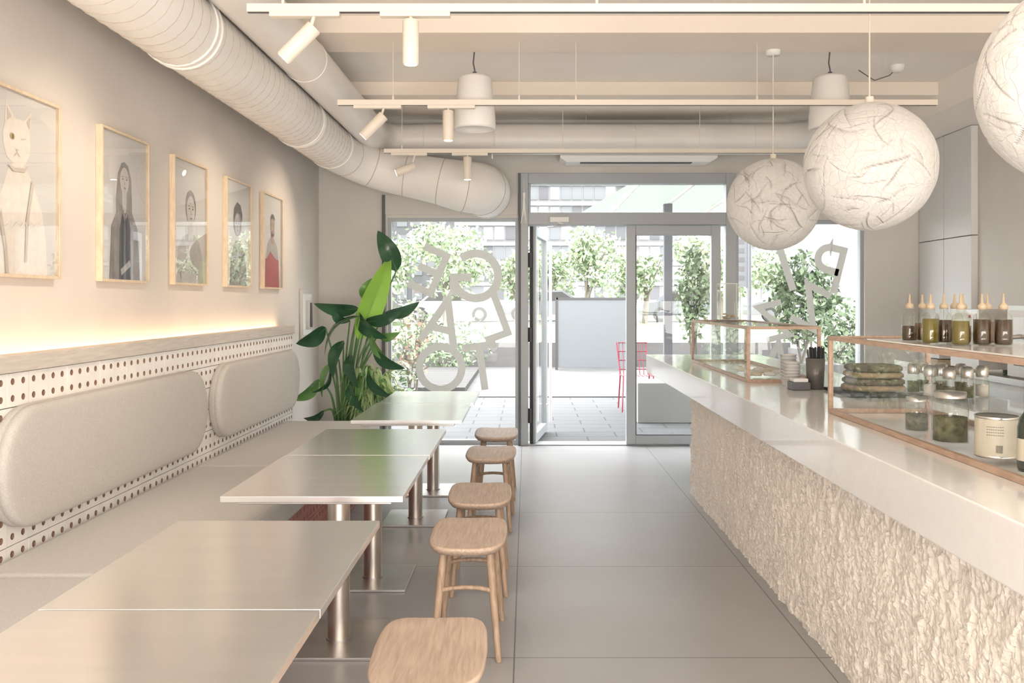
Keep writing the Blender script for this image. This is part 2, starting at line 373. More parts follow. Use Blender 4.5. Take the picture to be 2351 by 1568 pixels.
# ---------------------------------------------------------------- paper globe lanterns
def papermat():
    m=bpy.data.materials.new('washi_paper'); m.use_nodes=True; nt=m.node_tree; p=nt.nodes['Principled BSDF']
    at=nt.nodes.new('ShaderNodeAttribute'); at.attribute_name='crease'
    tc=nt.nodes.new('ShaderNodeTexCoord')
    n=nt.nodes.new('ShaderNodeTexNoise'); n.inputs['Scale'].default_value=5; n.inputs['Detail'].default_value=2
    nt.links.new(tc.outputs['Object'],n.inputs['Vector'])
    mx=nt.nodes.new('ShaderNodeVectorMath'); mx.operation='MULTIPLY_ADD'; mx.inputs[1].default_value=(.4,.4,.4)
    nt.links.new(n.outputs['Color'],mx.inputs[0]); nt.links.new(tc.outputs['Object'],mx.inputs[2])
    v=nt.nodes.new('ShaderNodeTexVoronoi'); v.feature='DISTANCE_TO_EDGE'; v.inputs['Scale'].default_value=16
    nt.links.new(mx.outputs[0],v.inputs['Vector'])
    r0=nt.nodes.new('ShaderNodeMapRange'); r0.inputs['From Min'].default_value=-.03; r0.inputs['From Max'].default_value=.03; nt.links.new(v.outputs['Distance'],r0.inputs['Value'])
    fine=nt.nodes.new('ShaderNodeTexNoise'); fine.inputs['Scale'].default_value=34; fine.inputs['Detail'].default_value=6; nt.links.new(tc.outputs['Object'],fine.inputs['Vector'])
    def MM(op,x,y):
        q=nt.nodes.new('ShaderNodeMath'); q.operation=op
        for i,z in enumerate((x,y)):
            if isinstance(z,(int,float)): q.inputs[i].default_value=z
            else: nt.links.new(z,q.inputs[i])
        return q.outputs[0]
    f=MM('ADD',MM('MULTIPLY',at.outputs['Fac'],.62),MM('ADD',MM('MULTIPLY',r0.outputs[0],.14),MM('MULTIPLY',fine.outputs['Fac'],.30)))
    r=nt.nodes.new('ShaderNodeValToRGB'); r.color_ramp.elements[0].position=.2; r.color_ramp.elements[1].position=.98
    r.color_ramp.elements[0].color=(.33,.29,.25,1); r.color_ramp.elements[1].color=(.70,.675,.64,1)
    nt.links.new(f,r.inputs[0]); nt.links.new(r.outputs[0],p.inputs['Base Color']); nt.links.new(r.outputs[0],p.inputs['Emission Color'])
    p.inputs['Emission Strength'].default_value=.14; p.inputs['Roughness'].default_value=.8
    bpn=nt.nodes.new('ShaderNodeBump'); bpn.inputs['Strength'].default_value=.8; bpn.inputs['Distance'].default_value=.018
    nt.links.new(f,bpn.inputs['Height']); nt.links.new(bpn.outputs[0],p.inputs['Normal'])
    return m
M_paper=papermat()
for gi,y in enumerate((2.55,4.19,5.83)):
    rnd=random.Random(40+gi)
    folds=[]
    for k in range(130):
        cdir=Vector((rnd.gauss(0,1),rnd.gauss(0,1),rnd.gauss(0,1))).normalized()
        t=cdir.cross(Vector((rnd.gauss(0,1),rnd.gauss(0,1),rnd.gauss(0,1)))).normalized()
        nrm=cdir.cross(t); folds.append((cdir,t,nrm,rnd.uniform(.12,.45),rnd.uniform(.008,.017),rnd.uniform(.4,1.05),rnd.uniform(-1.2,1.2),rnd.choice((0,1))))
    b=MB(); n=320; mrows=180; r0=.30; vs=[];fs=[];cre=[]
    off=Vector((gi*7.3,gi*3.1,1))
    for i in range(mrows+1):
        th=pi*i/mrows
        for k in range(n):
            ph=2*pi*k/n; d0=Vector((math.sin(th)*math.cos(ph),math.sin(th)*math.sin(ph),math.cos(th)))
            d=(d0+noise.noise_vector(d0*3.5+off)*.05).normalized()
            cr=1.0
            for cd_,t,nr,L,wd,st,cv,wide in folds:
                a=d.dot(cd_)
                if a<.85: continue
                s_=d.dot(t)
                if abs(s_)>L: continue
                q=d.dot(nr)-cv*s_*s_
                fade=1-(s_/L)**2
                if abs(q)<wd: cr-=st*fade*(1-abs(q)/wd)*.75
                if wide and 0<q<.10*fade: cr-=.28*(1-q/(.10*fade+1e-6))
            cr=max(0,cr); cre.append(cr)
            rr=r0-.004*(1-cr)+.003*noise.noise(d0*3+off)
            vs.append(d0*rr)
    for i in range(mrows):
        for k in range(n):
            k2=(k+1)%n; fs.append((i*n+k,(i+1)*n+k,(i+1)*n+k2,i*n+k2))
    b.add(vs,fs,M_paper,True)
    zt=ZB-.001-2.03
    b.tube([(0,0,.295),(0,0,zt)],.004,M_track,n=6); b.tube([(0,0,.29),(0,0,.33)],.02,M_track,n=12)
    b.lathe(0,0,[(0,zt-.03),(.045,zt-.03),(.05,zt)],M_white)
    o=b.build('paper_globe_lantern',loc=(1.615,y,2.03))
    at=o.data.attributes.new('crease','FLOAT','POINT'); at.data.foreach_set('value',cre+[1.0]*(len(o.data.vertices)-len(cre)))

# ---------------------------------------------------------------- posters
M_pap=mat('poster_paper',(.60,.59,.575),.6)
M_pap2=mat('poster_paper_white',(.72,.71,.70),.6)
M_g1=mat('print_grey_light',(.46,.44,.42),.6,var=(14,.12)); M_g2=mat('print_grey_mid',(.27,.255,.25),.6,var=(14,.2)); M_g3=mat('print_grey_dark',(.09,.09,.10),.6)
M_catf=mat('print_cat_fur',(.74,.69,.63),.6,var=(30,.06)); M_cats=mat('print_cat_shade',(.55,.49,.43),.6); M_red=mat('print_red',(.45,.045,.06),.6,var=(20,.15)); M_skin=mat('print_skin',(.46,.33,.28),.6,var=(20,.1))
M_face=mat('print_face_grey',(.56,.53,.51),.6,var=(16,.1))
M_eye=mat('print_eye_amber',(.45,.30,.12),.6)
def ell(cx,cy,rx,ry,n=28,a0=0,a1=2*pi): return [(cx+rx*math.cos(a0+(a1-a0)*k/n),cy+ry*math.sin(a0+(a1-a0)*k/n)) for k in range(n)]
def face(cx,cy,s=1.0,sk=None):
    sk=sk or M_face
    return [(sk,ell(cx,cy,.050*s,.070*s)),(M_g2,[(cx-.034*s,cy+.022*s),(cx-.012*s,cy+.024*s),(cx-.012*s,cy+.019*s),(cx-.034*s,cy+.017*s)]),(M_g2,[(cx+.012*s,cy+.024*s),(cx+.034*s,cy+.022*s),(cx+.034*s,cy+.017*s),(cx+.012*s,cy+.019*s)]),
      (M_g3,ell(cx-.022*s,cy+.008*s,.008*s,.004*s,12)),(M_g3,ell(cx+.022*s,cy+.008*s,.008*s,.004*s,12)),(M_g1,[(cx-.002*s,cy+.008*s),(cx+.004*s,cy-.016*s),(cx+.010*s,cy-.020*s),(cx-.008*s,cy-.020*s)]),
      (M_g2,[(cx-.017*s,cy-.036*s),(cx,cy-.033*s),(cx+.017*s,cy-.036*s),(cx,cy-.043*s)])]
arts=[
 [(M_catf,[(.06,0),(.07,.16),(.10,.30),(.15,.40),(.19,.44),(.27,.43),(.33,.36),(.39,.26),(.42,.15),(.43,0)]),
  (M_catf,[(.12,.50),(.14,.455),(.18,.43),(.22,.42),(.27,.44),(.30,.48),(.305,.53),(.30,.57),(.315,.655),(.26,.61),(.20,.61),(.135,.665),(.13,.58),(.115,.54)]),
  (M_cats,[(.143,.590),(.142,.645),(.175,.612)]),(M_cats,[(.275,.607),(.306,.637),(.298,.58)]),
  (M_eye,ell(.178,.535,.016,.013)),(M_g3,ell(.180,.535,.005,.011)),(M_cats,[(.235,.535),(.268,.541),(.268,.536),(.235,.530)]),
  (M_cats,[(.198,.49),(.220,.49),(.209,.478)]),(M_cats,[(.209,.479),(.190,.464),(.192,.461),(.210,.473),(.228,.461),(.230,.464)]),(M_cats,[(.31,.38),(.27,.22),(.26,.05),(.275,.05),(.29,.22),(.325,.36)]),(M_cats,[(.14,.425),(.18,.40),(.26,.405),(.285,.435),(.25,.42),(.19,.415)]),(M_cats,[(.10,.25),(.14,.10),(.15,0),(.13,0),(.12,.10),(.09,.20)])],
 [(M_g2,[(.17,.15),(.16,.40),(.18,.52),(.22,.575),(.25,.585),(.29,.57),(.325,.51),(.335,.40),(.34,.15)]),(M_face,[(.23,.33),(.27,.33),(.275,.45),(.225,.45)])]+face(.25,.49,.95)+[
  (M_g2,[(.09,0),(.11,.26),(.17,.335),(.235,.345),(.25,.30),(.265,.345),(.33,.335),(.39,.26),(.42,0)]),(M_g3,[(.185,0),(.19,.25),(.22,.33),(.25,.29),(.28,.33),(.31,.25),(.315,0)]),(M_g1,[(.20,.05),(.30,.10),(.31,.07),(.21,.02)])],
 [(M_g1,[(.05,0),(.07,.20),(.15,.27),(.22,.29),(.32,.29),(.40,.25),(.45,.17),(.47,0)]),(M_face,[(.225,.25),(.305,.25),(.30,.36),(.23,.36)]),(M_g2,ell(.265,.45,.082,.10))]+face(.265,.43,1.25)+[(M_g1,[(.10,.06),(.24,.16),(.42,.08),(.40,.04),(.24,.11),(.12,.02)])],
 [(M_g2,ell(.24,.44,.085,.10))]+face(.24,.42,1.1)+[(M_g3,[(.16,.45),(.17,.53),(.23,.575),(.30,.56),(.34,.50),(.33,.44),(.30,.50),(.22,.51)]),(M_g2,[(.08,0),(.11,.20),(.20,.31),(.28,.30),(.38,.24),(.42,.12),(.43,0)]),(M_g1,[(.19,.31),(.24,.16),(.29,.31)]),
  (M_g3,[(.14,.06),(.38,.24),(.40,.22),(.17,.03)])],
 [(M_g1,[(.08,.20),(.12,.33),(.19,.38),(.31,.38),(.39,.32),(.43,.20)]),(M_red,[(.06,0),(.07,.22),(.43,.22),(.45,0)]),(M_red,[(.09,.21),(.20,.28),(.30,.24),(.41,.21)]),(M_skin,[(.22,.34),(.29,.34),(.29,.42),(.22,.42)])]+face(.255,.475,1.05,M_skin)+[
  (M_g3,[(.20,.48),(.205,.545),(.24,.575),(.28,.57),(.31,.54),(.312,.48),(.30,.53),(.255,.54),(.21,.53)]),(M_g3,[(.208,.45),(.22,.405),(.255,.39),(.29,.405),(.304,.45),(.285,.42),(.255,.425),(.225,.42)])]]
M_pglass=glassmat('poster_glass',k=1.5)
from mathutils.geometry import tessellate_polygon
for i,yc in enumerate((3.52,4.41,5.265,6.14,6.965)):
    b=MB(); y0,y1,z0,z1=yc-.25,yc+.25,1.503,2.213; w=.012
    xa,xb=XL+.001,XL+.033
    b.box(xa,xb,y0-w,y0,z0-w,z1+w,M_frame); b.box(xa,xb,y1,y1+w,z0-w,z1+w,M_frame)
    b.box(xa,xb,y0,y1,z0-w,z0,M_frame); b.box(xa,xb,y0,y1,z1,z1+w,M_frame)
    b.box(xa,XL+.016,y0,y1,z0,z1,M_pap2 if i>2 else M_pap)
    for k,(m,pts) in enumerate(arts[i]):
        x=XL+.0165+.0004*k
        P=[Vector((0,u+y0,v+z0)) for u,v in pts]
        tri=tessellate_polygon([P])
        b.add([(x,p.y,p.z) for p in P],[tuple(t) for t in tri],m)
    if i==0:
        st=[(.14+t*.016,.19+.012*math.sin(t*2.1)+.001*t,0) for t in range(15)]; st=cat(st,5)
        b.tube([(XL+.026,y0+p[0],z0+p[1]) for p in st],.0014,M_pap2,n=5)
    b.quad((XL+.030,y0,z0),(XL+.030,y1,z0),(XL+.030,y1,z1),(XL+.030,y0,z1),M_pglass)
    b.build('framed_poster')
b=MB(); b.box(XL+.001,XL+.02,7.86,8.25,1.05,1.50,M_wallb); b.box(XL+.02,XL+.026,7.90,8.21,1.09,1.46,M_white)
b.box(XL+.026,XL+.05,8.0,8.13,1.14,1.40,M_wallb); b.tube([(XL+.055,8.06,1.38),(XL+.06,8.06,1.16)],.012,M_alud,n=8); b.build('wall_intercom',bevel=.003)

# ---------------------------------------------------------------- bench back of perforated bricks
def bricks(b,X,y0,y1,z1,bw,bh,rows,mface,hr,z_min,depth=.03):
    g=.0018; nb=int(round((y1-y0)/bw)); bw=(y1-y0)/nb
    for r in range(rows):
        zt=z1-r*bh
        if zt<=z_min+.01: break
        zb=zt-bh
        for k in range(nb):
            ya=y0+k*bw+g; yb_=y0+(k+1)*bw-g; za=zb+g; zz=zt-g
            jx=random.uniform(-.0012,.0012)
            hw=(yb_-ya)/4; hh=(zz-za)/4
            for ci in(0,1):
                for cj in(0,1):
                    cy=ya+hw*(1+2*ci); cz=za+hh*(1+2*cj)
                    sq=[(1,0),(1,.5),(1,1),(.5,1),(0,1),(-.5,1),(-1,1),(-1,.5),(-1,0),(-1,-.5),(-1,-1),(-.5,-1),(0,-1),(.5,-1),(1,-1),(1,-.5)]
                    vs=[(X+jx,cy+s[0]*hw,cz+s[1]*hh) for s in sq]
                    ci_=[(cy+hr*math.cos(2*pi*a/16),cz+hr*math.sin(2*pi*a/16)) for a in range(16)]
                    vs+=[(X+jx,*p) for p in ci_]
                    b.add(vs,[(a,(a+1)%16,16+(a+1)%16,16+a) for a in range(16)],mface)
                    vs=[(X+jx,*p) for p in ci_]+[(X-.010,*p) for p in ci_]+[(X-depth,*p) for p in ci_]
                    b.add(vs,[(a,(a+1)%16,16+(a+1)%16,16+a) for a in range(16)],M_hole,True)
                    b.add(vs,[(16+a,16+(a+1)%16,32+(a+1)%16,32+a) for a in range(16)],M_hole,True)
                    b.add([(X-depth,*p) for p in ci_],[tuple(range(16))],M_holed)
            c=[(ya,za),(yb_,za),(yb_,zz),(ya,zz)]
            b.add([(X+jx,*p) for p in c]+[(X-.012,*p) for p in c],[(a,(a+1)%4,4+(a+1)%4,4+a) for a in range(4)],mface)
be=empty('banquette_bench')
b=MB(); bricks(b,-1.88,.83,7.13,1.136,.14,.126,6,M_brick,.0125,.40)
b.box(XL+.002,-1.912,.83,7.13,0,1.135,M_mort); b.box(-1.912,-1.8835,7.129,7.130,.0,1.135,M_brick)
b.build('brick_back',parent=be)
b=MB(); b.box(-1.955,-1.868,.83,7.15,1.137,1.20,M_ledge); b.box(-2.010,-1.955,.83,7.15,1.137,1.15,M_ledge)
b.build('ledge',parent=be,bevel=.003)
b=MB(); b.box(-1.992,-1.972,.85,7.12,1.152,1.160,M_led); b.build('led_strip',parent=be)
b=MB(); bricks(b,-1.17,.83,6.88,.335,.14,.11,3,M_brickr,.0135,0)
b.box(-1.905,-1.205,.83,6.88,0,.335,M_mort); b.build('brick_base',parent=be)
def cushion(y0,y1):
    b=MB(); b.box(-1.872,-1.14,y0+.004,y1-.004,.337,.47,M_fabs); b.build('seat_cushion',bevel=.028,parent=be,seg=4)
cushion(.83,3.0); cushion(3.0,5.0); cushion(5.0,6.90)
def pad(y0,y1):
    b=MB(); z0,z1=.565,1.015; cz=(z0+z1)/2; r=(z1-z0)/2; R_=[]
    for X,ins in((-1.879,.004),(-1.874,0),(-1.850,0),(-1.846,.004),(-1.842,0),(-1.826,.001),(-1.816,.007),(-1.811,.018),(-1.808,.04),(-1.806,.10)):
        rr=r-ins; ring=[]
        for k in range(25): a=-pi/2+pi*k/24; ring.append((X,y1-r+rr*math.cos(a),cz+rr*math.sin(a)))
        for k in range(25): a=pi/2+pi*k/24; ring.append((X,y0+r+rr*math.cos(a),cz+rr*math.sin(a)))
        R_.append(ring)
    b.rings(R_,M_fab); b.build('back_pad',parent=be)
pad(1.0,2.95); pad(3.08,5.06); pad(5.24,7.10)

# ---------------------------------------------------------------- tables
def table(x0,x1,y0,y1,bx,by):
    b=MB(); z=.69
    b.box(x0,x1,y0,y1,z-.022,z,M_steel)
    b.box(x0+.05,x1-.05,y0+.05,y1-.05,z-.04,z-.022,M_steelb)
    b.tube([(bx,by,.012),(bx,by,z-.04)],.045,M_steelc,n=32)
    b.tube([(bx,by,.012),(bx,by,.018)],.052,M_steelb,n=32)
    b.box(bx-.19,bx+.19,by-.21,by+.21,.001,.012,M_steelb)
    b.build('steel_table',bevel=.0015)
table(-1.125,-.475,1.215,2.037,-.80,1.63)
table(-1.125,-.475,2.043,2.867,-.80,2.46)
table(-1.113,-.45,3.22,4.077,-.775,3.66)
table(-1.108,-.447,4.083,4.91,-.775,4.47)
table(-1.045,-.385,5.265,6.157,-.715,5.70)
table(-1.03,-.37,6.163,6.96,-.69,6.54)

# ---------------------------------------------------------------- stools
def stool(cx,cy,rot=0):
    b=MB(); z=.45; R_=[]
    def outl(a,bb,zf):
        out=[]
        for k in range(56):
            t=2*pi*k/56; c,s_=math.cos(t),math.sin(t)
            x=a*math.copysign(abs(c)**.45,c); y=bb*math.copysign(abs(s_)**.36,s_)
            x*=1-.10*(y/bb)**2 if bb else 1
            out.append((x,y,zf(x,y)))
        return out
    dip=lambda x,y: z-.012*(1-min(1,(x/.155)**2))-.006*(1-min(1,(y/.25)**2))+.006
    for sc,dz in((.82,-.036),(.92,-.032),(.985,-.018),(1,-.008),(.985,-.001),(.96,.0),(.8,0),(.55,0),(.3,0),(.08,0)):
        R_.append(outl(.157*sc,.25*sc,(lambda x,y,dz=dz: dip(x,y)+dz)))
    b.rings(R_,M_oak)
    for sx in(-1,1):
        for sy in(-1,1):
            t=Vector((sx*.09,sy*.165,z-.028)); f=Vector((sx*.128,sy*.225,0))
            d=f-t
            b.tube([t,t+d*.3,t+d*.97,f],[.015,.016,.012,.011],M_oakleg,n=14)
    for sy in(-1,1):
        zz=.265; q=(z-.028-zz)/(z-.028); xx=.09+.038*q; yy=.165+.06*q
        b.tube([(-xx,sy*yy,zz),(-xx*.5,sy*yy,zz+.010),(0,sy*yy,zz+.013),(xx*.5,sy*yy,zz+.010),(xx,sy*yy,zz)],[.011,.009,.009,.009,.011],M_oakleg,n=10)
    for sx in(-1,1):
        zz=.335; q=(z-.028-zz)/(z-.028); xx=.09+.038*q; yy=.165+.06*q
        b.tube([(sx*xx,-yy,zz),(sx*xx,0,zz+.004),(sx*xx,yy,zz)],[.010,.009,.010],M_oakleg,n=10)
    o=b.build('wooden_stool',loc=(cx,cy,0)); o.rotation_euler=(0,0,rot)
stool(-.265,2.435,.02); stool(-.238,3.665,0); stool(-.232,4.42,.015); stool(-.225,5.60,-.02); stool(-.22,6.44,0)

# ---------------------------------------------------------------- potted plant
def leaf(b,base,tip,w,m,side=None,fold=.25,droop=.06,n=12,stemfrom=None,wav=.0):
    base=Vector(base); tip=Vector(tip); d=tip-base; L=d.length
    side=Vector(side) if side else d.cross(Vector((0,-1,.35)))
    side=(side-d*(side.dot(d)/d.length_squared)).normalized(); nrm=side.cross(d).normalized()
    if nrm.y>0: nrm=-nrm
    vs=[]
    for i in range(n+1):
        t=i/n; ww=w/2*math.sin(pi*min(1,t**.75*.98+.02))**.75 if t<1 else .001
        p=base+d*t+nrm*(droop*math.sin(pi*t))+Vector((0,0,-droop*.5*t*t))
        for k in range(-3,4):
            u=k/3
            q=p+side*ww*u-nrm*(-fold*ww*abs(u))+nrm*(wav*math.sin(t*18+u)*abs(u))
            vs.append(q)
    fs=[(i*7+k,i*7+k+1,(i+1)*7+k+1,(i+1)*7+k) for i in range(n) for k in range(6)]
    b.add(vs,fs,m,True)
    b.tube([base+d*t+nrm*(droop*math.sin(pi*t)-.004)+Vector((0,0,-droop*.5*t*t)) for t in[i/8 for i in range(9)]],[.006*(1-.8*i/8) for i in range(9)],M_stem,n=6)
    if stemfrom is not None:
        s0=Vector(stemfrom); mid=(s0+base)/2+Vector(((base.x-s0.x)*-.18,0,.08))
        pts=cat([tuple(s0),tuple(mid),tuple(base)],6)
        b.tube(pts,[.013-.007*i/(len(pts)-1) for i in range(len(pts))],M_stem,n=8)
b=MB()
px,py=-1.55,7.62
b.lathe(px,py,[(0,.002),(.15,.002),(.16,.02),(.20,.33),(.205,.35),(.19,.35),(.18,.31),(0,.31)],M_terra,n=36)
sf=lambda dx,dy:(px+dx,py+dy,.31)
leaf(b,(-1.43,7.55,1.07),(-1.17,7.62,1.80),.21,M_leafb,side=(1,.3,-.3),stemfrom=sf(.03,0),droop=.03,wav=.006,n=20)
leaf(b,(-1.13,7.70,1.66),(-1.28,7.62,2.04),.17,M_leafd,side=(1,.2,.3),stemfrom=sf(.05,.03),droop=.08)
leaf(b,(-1.70,7.5,1.17),(-1.93,7.42,1.07),.16,M_leafd,side=(.2,-.5,1),stemfrom=sf(-.04,-.02))
leaf(b,(-1.44,7.6,1.33),(-1.80,7.5,1.40),.14,M_leafd,side=(.1,-.6,.8),stemfrom=sf(-.02,.02),droop=.05)
leaf(b,(-1.42,7.5,1.27),(-1.70,7.45,.98),.16,M_leafd,side=(.7,-.3,.6),stemfrom=sf(-.03,.04),droop=.08)
leaf(b,(-1.45,7.58,1.30),(-1.18,7.5,1.12),.15,M_leafd,side=(.3,-.5,.8),stemfrom=sf(.02,-.03),droop=.08)
leaf(b,(-1.22,7.6,1.28),(-.92,7.6,1.42),.12,M_leafd,side=(-.2,-.6,.8),stemfrom=sf(.05,-.03))
leaf(b,(-1.76,7.5,.73),(-1.97,7.42,.60),.13,M_leafm,side=(.2,-.5,.9),stemfrom=sf(-.07,-.02))
leaf(b,(-1.70,7.45,.475),(-1.86,7.40,.45),.08,M_leafd,side=(.2,-.5,.9),stemfrom=sf(-.07,-.05))
leaf(b,(-1.30,7.5,.98),(-1.02,7.45,.86),.12,M_leafd,side=(.2,-.5,.9),stemfrom=sf(.05,-.05),droop=.06)
leaf(b,(-1.32,7.5,1.12),(-1.12,7.45,.90),.10,M_leafm,side=(.2,-.5,.9),stemfrom=sf(.03,-.05))
leaf(b,(-1.60,7.55,.90),(-1.72,7.45,.62),.10,M_leafm,side=(.8,-.5,.3),stemfrom=sf(-.02,-.05))
leaf(b,(-1.50,7.5,.72),(-1.36,7.40,.50),.10,M_leafd,side=(.8,-.5,.3),stemfrom=sf(.01,-.05))
leaf(b,(-1.40,7.66,1.40),(-1.33,7.62,1.62),.10,M_leafm,side=(.9,-.2,.0),stemfrom=sf(.02,.04))
leaf(b,(-1.36,7.5,1.22),(-1.05,7.46,1.34),.12,M_leafd,side=(0,-.5,.9),stemfrom=sf(.06,-.02))
leaf(b,(-1.55,7.5,1.06),(-1.62,7.42,.78),.12,M_leafd,side=(.9,-.3,.1),stemfrom=sf(-.01,-.04))
leaf(b,(-1.35,7.48,.80),(-1.12,7.40,.62),.11,M_leafd,side=(.3,-.5,.8),stemfrom=sf(.04,-.06))
leaf(b,(-1.52,7.62,1.22),(-1.66,7.55,1.36),.10,M_leafd,side=(.6,-.5,.6),stemfrom=sf(-.03,.05))
leaf(b,(-1.48,7.45,.95),(-1.40,7.38,.70),.11,M_leafd,side=(.9,-.4,.1),stemfrom=sf(.0,-.07))
leaf(b,(-1.66,7.5,.82),(-1.80,7.42,.66),.10,M_leafd,side=(.4,-.5,.8),stemfrom=sf(-.05,-.05))
leaf(b,(-1.28,7.6,1.10),(-1.08,7.55,1.16),.09,M_leafm,side=(0,-.5,.9),stemfrom=sf(.06,.02))
for k in range(190):
    a=random.uniform(-2.6,.5); R0=random.uniform(.15,.36); h=random.uniform(.05,.40)
    o=Vector((-1.35+random.uniform(-.09,.09),7.58+random.uniform(-.05,.05),.36+random.uniform(0,.12)))
    dx,dy=math.cos(a)*R0,math.sin(a)*R0*.45
    pts=[o+Vector((dx*t,dy*t,h*math.sin(min(1,t*1.1)*pi*.75)*1.1-.10*t*t)) for t in[i/7 for i in range(8)]]
    wv=[.004,.010,.012,.012,.010,.008,.005,.001]; vs=[]
    sd=Vector((-math.sin(a),math.cos(a)*.4,.35)).normalized()
    for p,w_ in zip(pts,wv): vs+=[p-sd*w_,p+sd*w_]
    b.add(vs,[(2*i,2*i+1,2*i+3,2*i+2) for i in range(7)],M_leafv if k%3 else M_leafm,True)
b.build('potted_bird_of_paradise')

# ---------------------------------------------------------------- counter (split-face stone: tilted chips)
ce=empty('service_counter')
b=MB(); ny,nz=820,120; Y0,Y1=.9,6.46; vs=[]
def chip(q,tilt,hv):
    ds,ps=noise.voronoi(q)
    p0=ps[0]; h=noise.cell_vector(p0*7.31+Vector((3,5,9)))
    dq=q-p0
    return hv*(h.x-.5)+tilt*(dq.x*(h.y-.5)+dq.y*(h.z-.5))*2
for j in range(nz+1):
    z=.745*j/nz
    for i in range(ny+1):
        y=Y0+(Y1-Y0)*i/ny
        wv=noise.noise_vector(Vector((y*9,z*7,2)))*.03+noise.noise_vector(Vector((y*34,z*22,5)))*.014
        yy,zz=y+wv.x,z+wv.y
        d=.010*noise.noise(Vector((y*4,z*3,3)))
        d+=chip(Vector((yy*17+zz*5,zz*7,0)),.009,.007)
        d+=chip(Vector((yy*44-zz*12,zz*17,4)),.006,.005)
        q2=Vector((y*30+z*6,z*11,7)); d+=.009*(.5-abs(noise.noise(q2+noise.noise_vector(q2*.6)*1.2))*1.3)
        d+=.005*noise.noise(Vector((y*90,z*45,1)))
        vs.append((1.190-d,y,z))
fs=[(j*(ny+1)+i,(j+1)*(ny+1)+i,(j+1)*(ny+1)+i+1,j*(ny+1)+i+1) for j in range(nz) for i in range(ny)]
b.add(vs,fs,M_stone,False)
b.box(1.225,1.95,.9,6.45,0,.75,M_stone)
vs=[]
for j in range(nz+1):
    z=.745*j/nz
    vs.append((b.v[j*(ny+1)+ny][0],Y1,z)); vs.append((1.95,Y1-.01,z))
b.add(vs,[(2*j,2*j+1,2*j+3,2*j+2) for j in range(nz)],M_stone)
b.build('stone_front',parent=ce)
b=MB(); b.box(1.08,2.10,.9,8.05,.754,.912,M_quartz); b.build('quartz_top',parent=ce,bevel=.004)
b=MB(); b.box(1.5,1.9,7.2,8.0,0,.753,M_white); b.build('counter_support',parent=ce)

# ---------------------------------------------------------------- display cases
def case(y0,y1,x0=1.31,x1=1.75,shelf=True):
    b=MB(); z0,z1=.913,1.246; t=.018
    for x in(x0,x1-t):
        for y in(y0,y1-t): b.box(x,x+t,y,y+t,z0,z1-t,M_casew)
    for zz in(z0,z1-t):
        b.box(x0,x0+t,y0+t,y1-t,zz,zz+t,M_casew); b.box(x1-t,x1,y0+t,y1-t,zz,zz+t,M_casew)
        b.box(x0+t,x1-t,y0,y0+t,zz,zz+t,M_casew); b.box(x0+t,x1-t,y1-t,y1,zz,zz+t,M_casew)
    for zz in (z1-t,): 
        for x in(x0,x1-t):
            for y in(y0,y1-t): b.box(x,x+t,y,y+t,zz,zz+t,M_casew)
    h=t/2
    b.quad((x0+h,y0+t,z0+t),(x0+h,y1-t,z0+t),(x0+h,y1-t,z1-t),(x0+h,y0+t,z1-t),M_cglass)
    b.quad((x0+t,y0+h,z0+t),(x1-t,y0+h,z0+t),(x1-t,y0+h,z1-t),(x0+t,y0+h,z1-t),M_cglass)
    b.quad((x0+t,y1-h,z0+t),(x1-t,y1-h,z0+t),(x1-t,y1-h,z1-t),(x0+t,y1-h,z1-t),M_cglass)
    b.box(x0+t,x1-t,y0+t,y1-t,z1-.012,z1-.006,M_cglass)
    if shelf: b.box(x0+.155,x1-.01,y0+.4,y1-.3,1.036,1.042,M_cglass)
    return b.build('glass_display_case')
case(1.6,3.87); case(5.29,7.09,shelf=False)
b=MB(); b.box(1.32,1.75,1.6,3.45,1.247,1.252,M_quartz); b.build('case_tray')

M_oil=mat('oil_olive',(.13,.10,.008),.08,coat=.5); M_oil2=mat('oil_amber',(.13,.05,.008),.08,coat=.5); M_oil3=mat('oil_dark',(.05,.026,.01),.08,coat=.5)
M_cork=mat('pourer_cream',(.46,.36,.25),.5); M_clear=glassmat('bottle_glass',(.95,.96,.93),k=1.1)
def oilbottle(x,y,m,s=1.0,lv=.07):
    b=MB(); z=1.253
    b.lathe(x,y,[(0,z+.003),(.025*s,z+.003),(.0265*s,z+.01),(.0265*s,z+lv),(0,z+lv)],m,n=20)
    b.lathe(x,y,[(0,z),(.027*s,z),(.0285*s,z+.006),(.0285*s,z+.085),(.024*s,z+.098),(.013,z+.108),(.012,z+.122)],M_clear,n=20)
    b.lathe(x,y,[(.0,z+.118),(.014,z+.118),(.0145,z+.131),(.010,z+.135),(.005,z+.140),(.003,z+.170),(0,z+.170)],M_cork,n=14)
    b.build('oil_bottle')
for x,y,m,lv in((1.395,3.24,M_oil3,.055),(1.45,3.26,M_oil2,.065),(1.385,3.05,M_oil,.085),(1.445,3.08,M_oil3,.080),(1.43,2.93,M_oil,.080),(1.505,3.07,M_oil2,.06),(1.50,2.93,M_oil3,.085),(1.53,3.18,M_oil2,.07),(1.56,2.91,M_oil3,.085),(1.58,3.05,M_oil2,.075)):
    oilbottle(x,y,m,1,lv)
M_tin=mat('tin_label',(.62,.56,.45),.4); M_metal=mat('tin_metal',(.75,.73,.70),.25,1); M_herb=mat('dried_herbs',(.17,.16,.09),.9,var=(60,.5)); M_ink=mat('label_ink',(.25,.22,.18),.6)
b=MB(); x,y,z=1.40,2.65,.935
b.lathe(x,y,[(0,z),(.058,z),(.061,z+.004),(.059,z+.008)],M_metal,n=36); b.lathe(x,y,[(.059,z+.008),(.059,z+.115)],M_tin,n=36); b.lathe(x,y,[(.059,z+.115),(.061,z+.122),(.058,z+.124),(.057,z+.118),(0,z+.118)],M_metal,n=36)
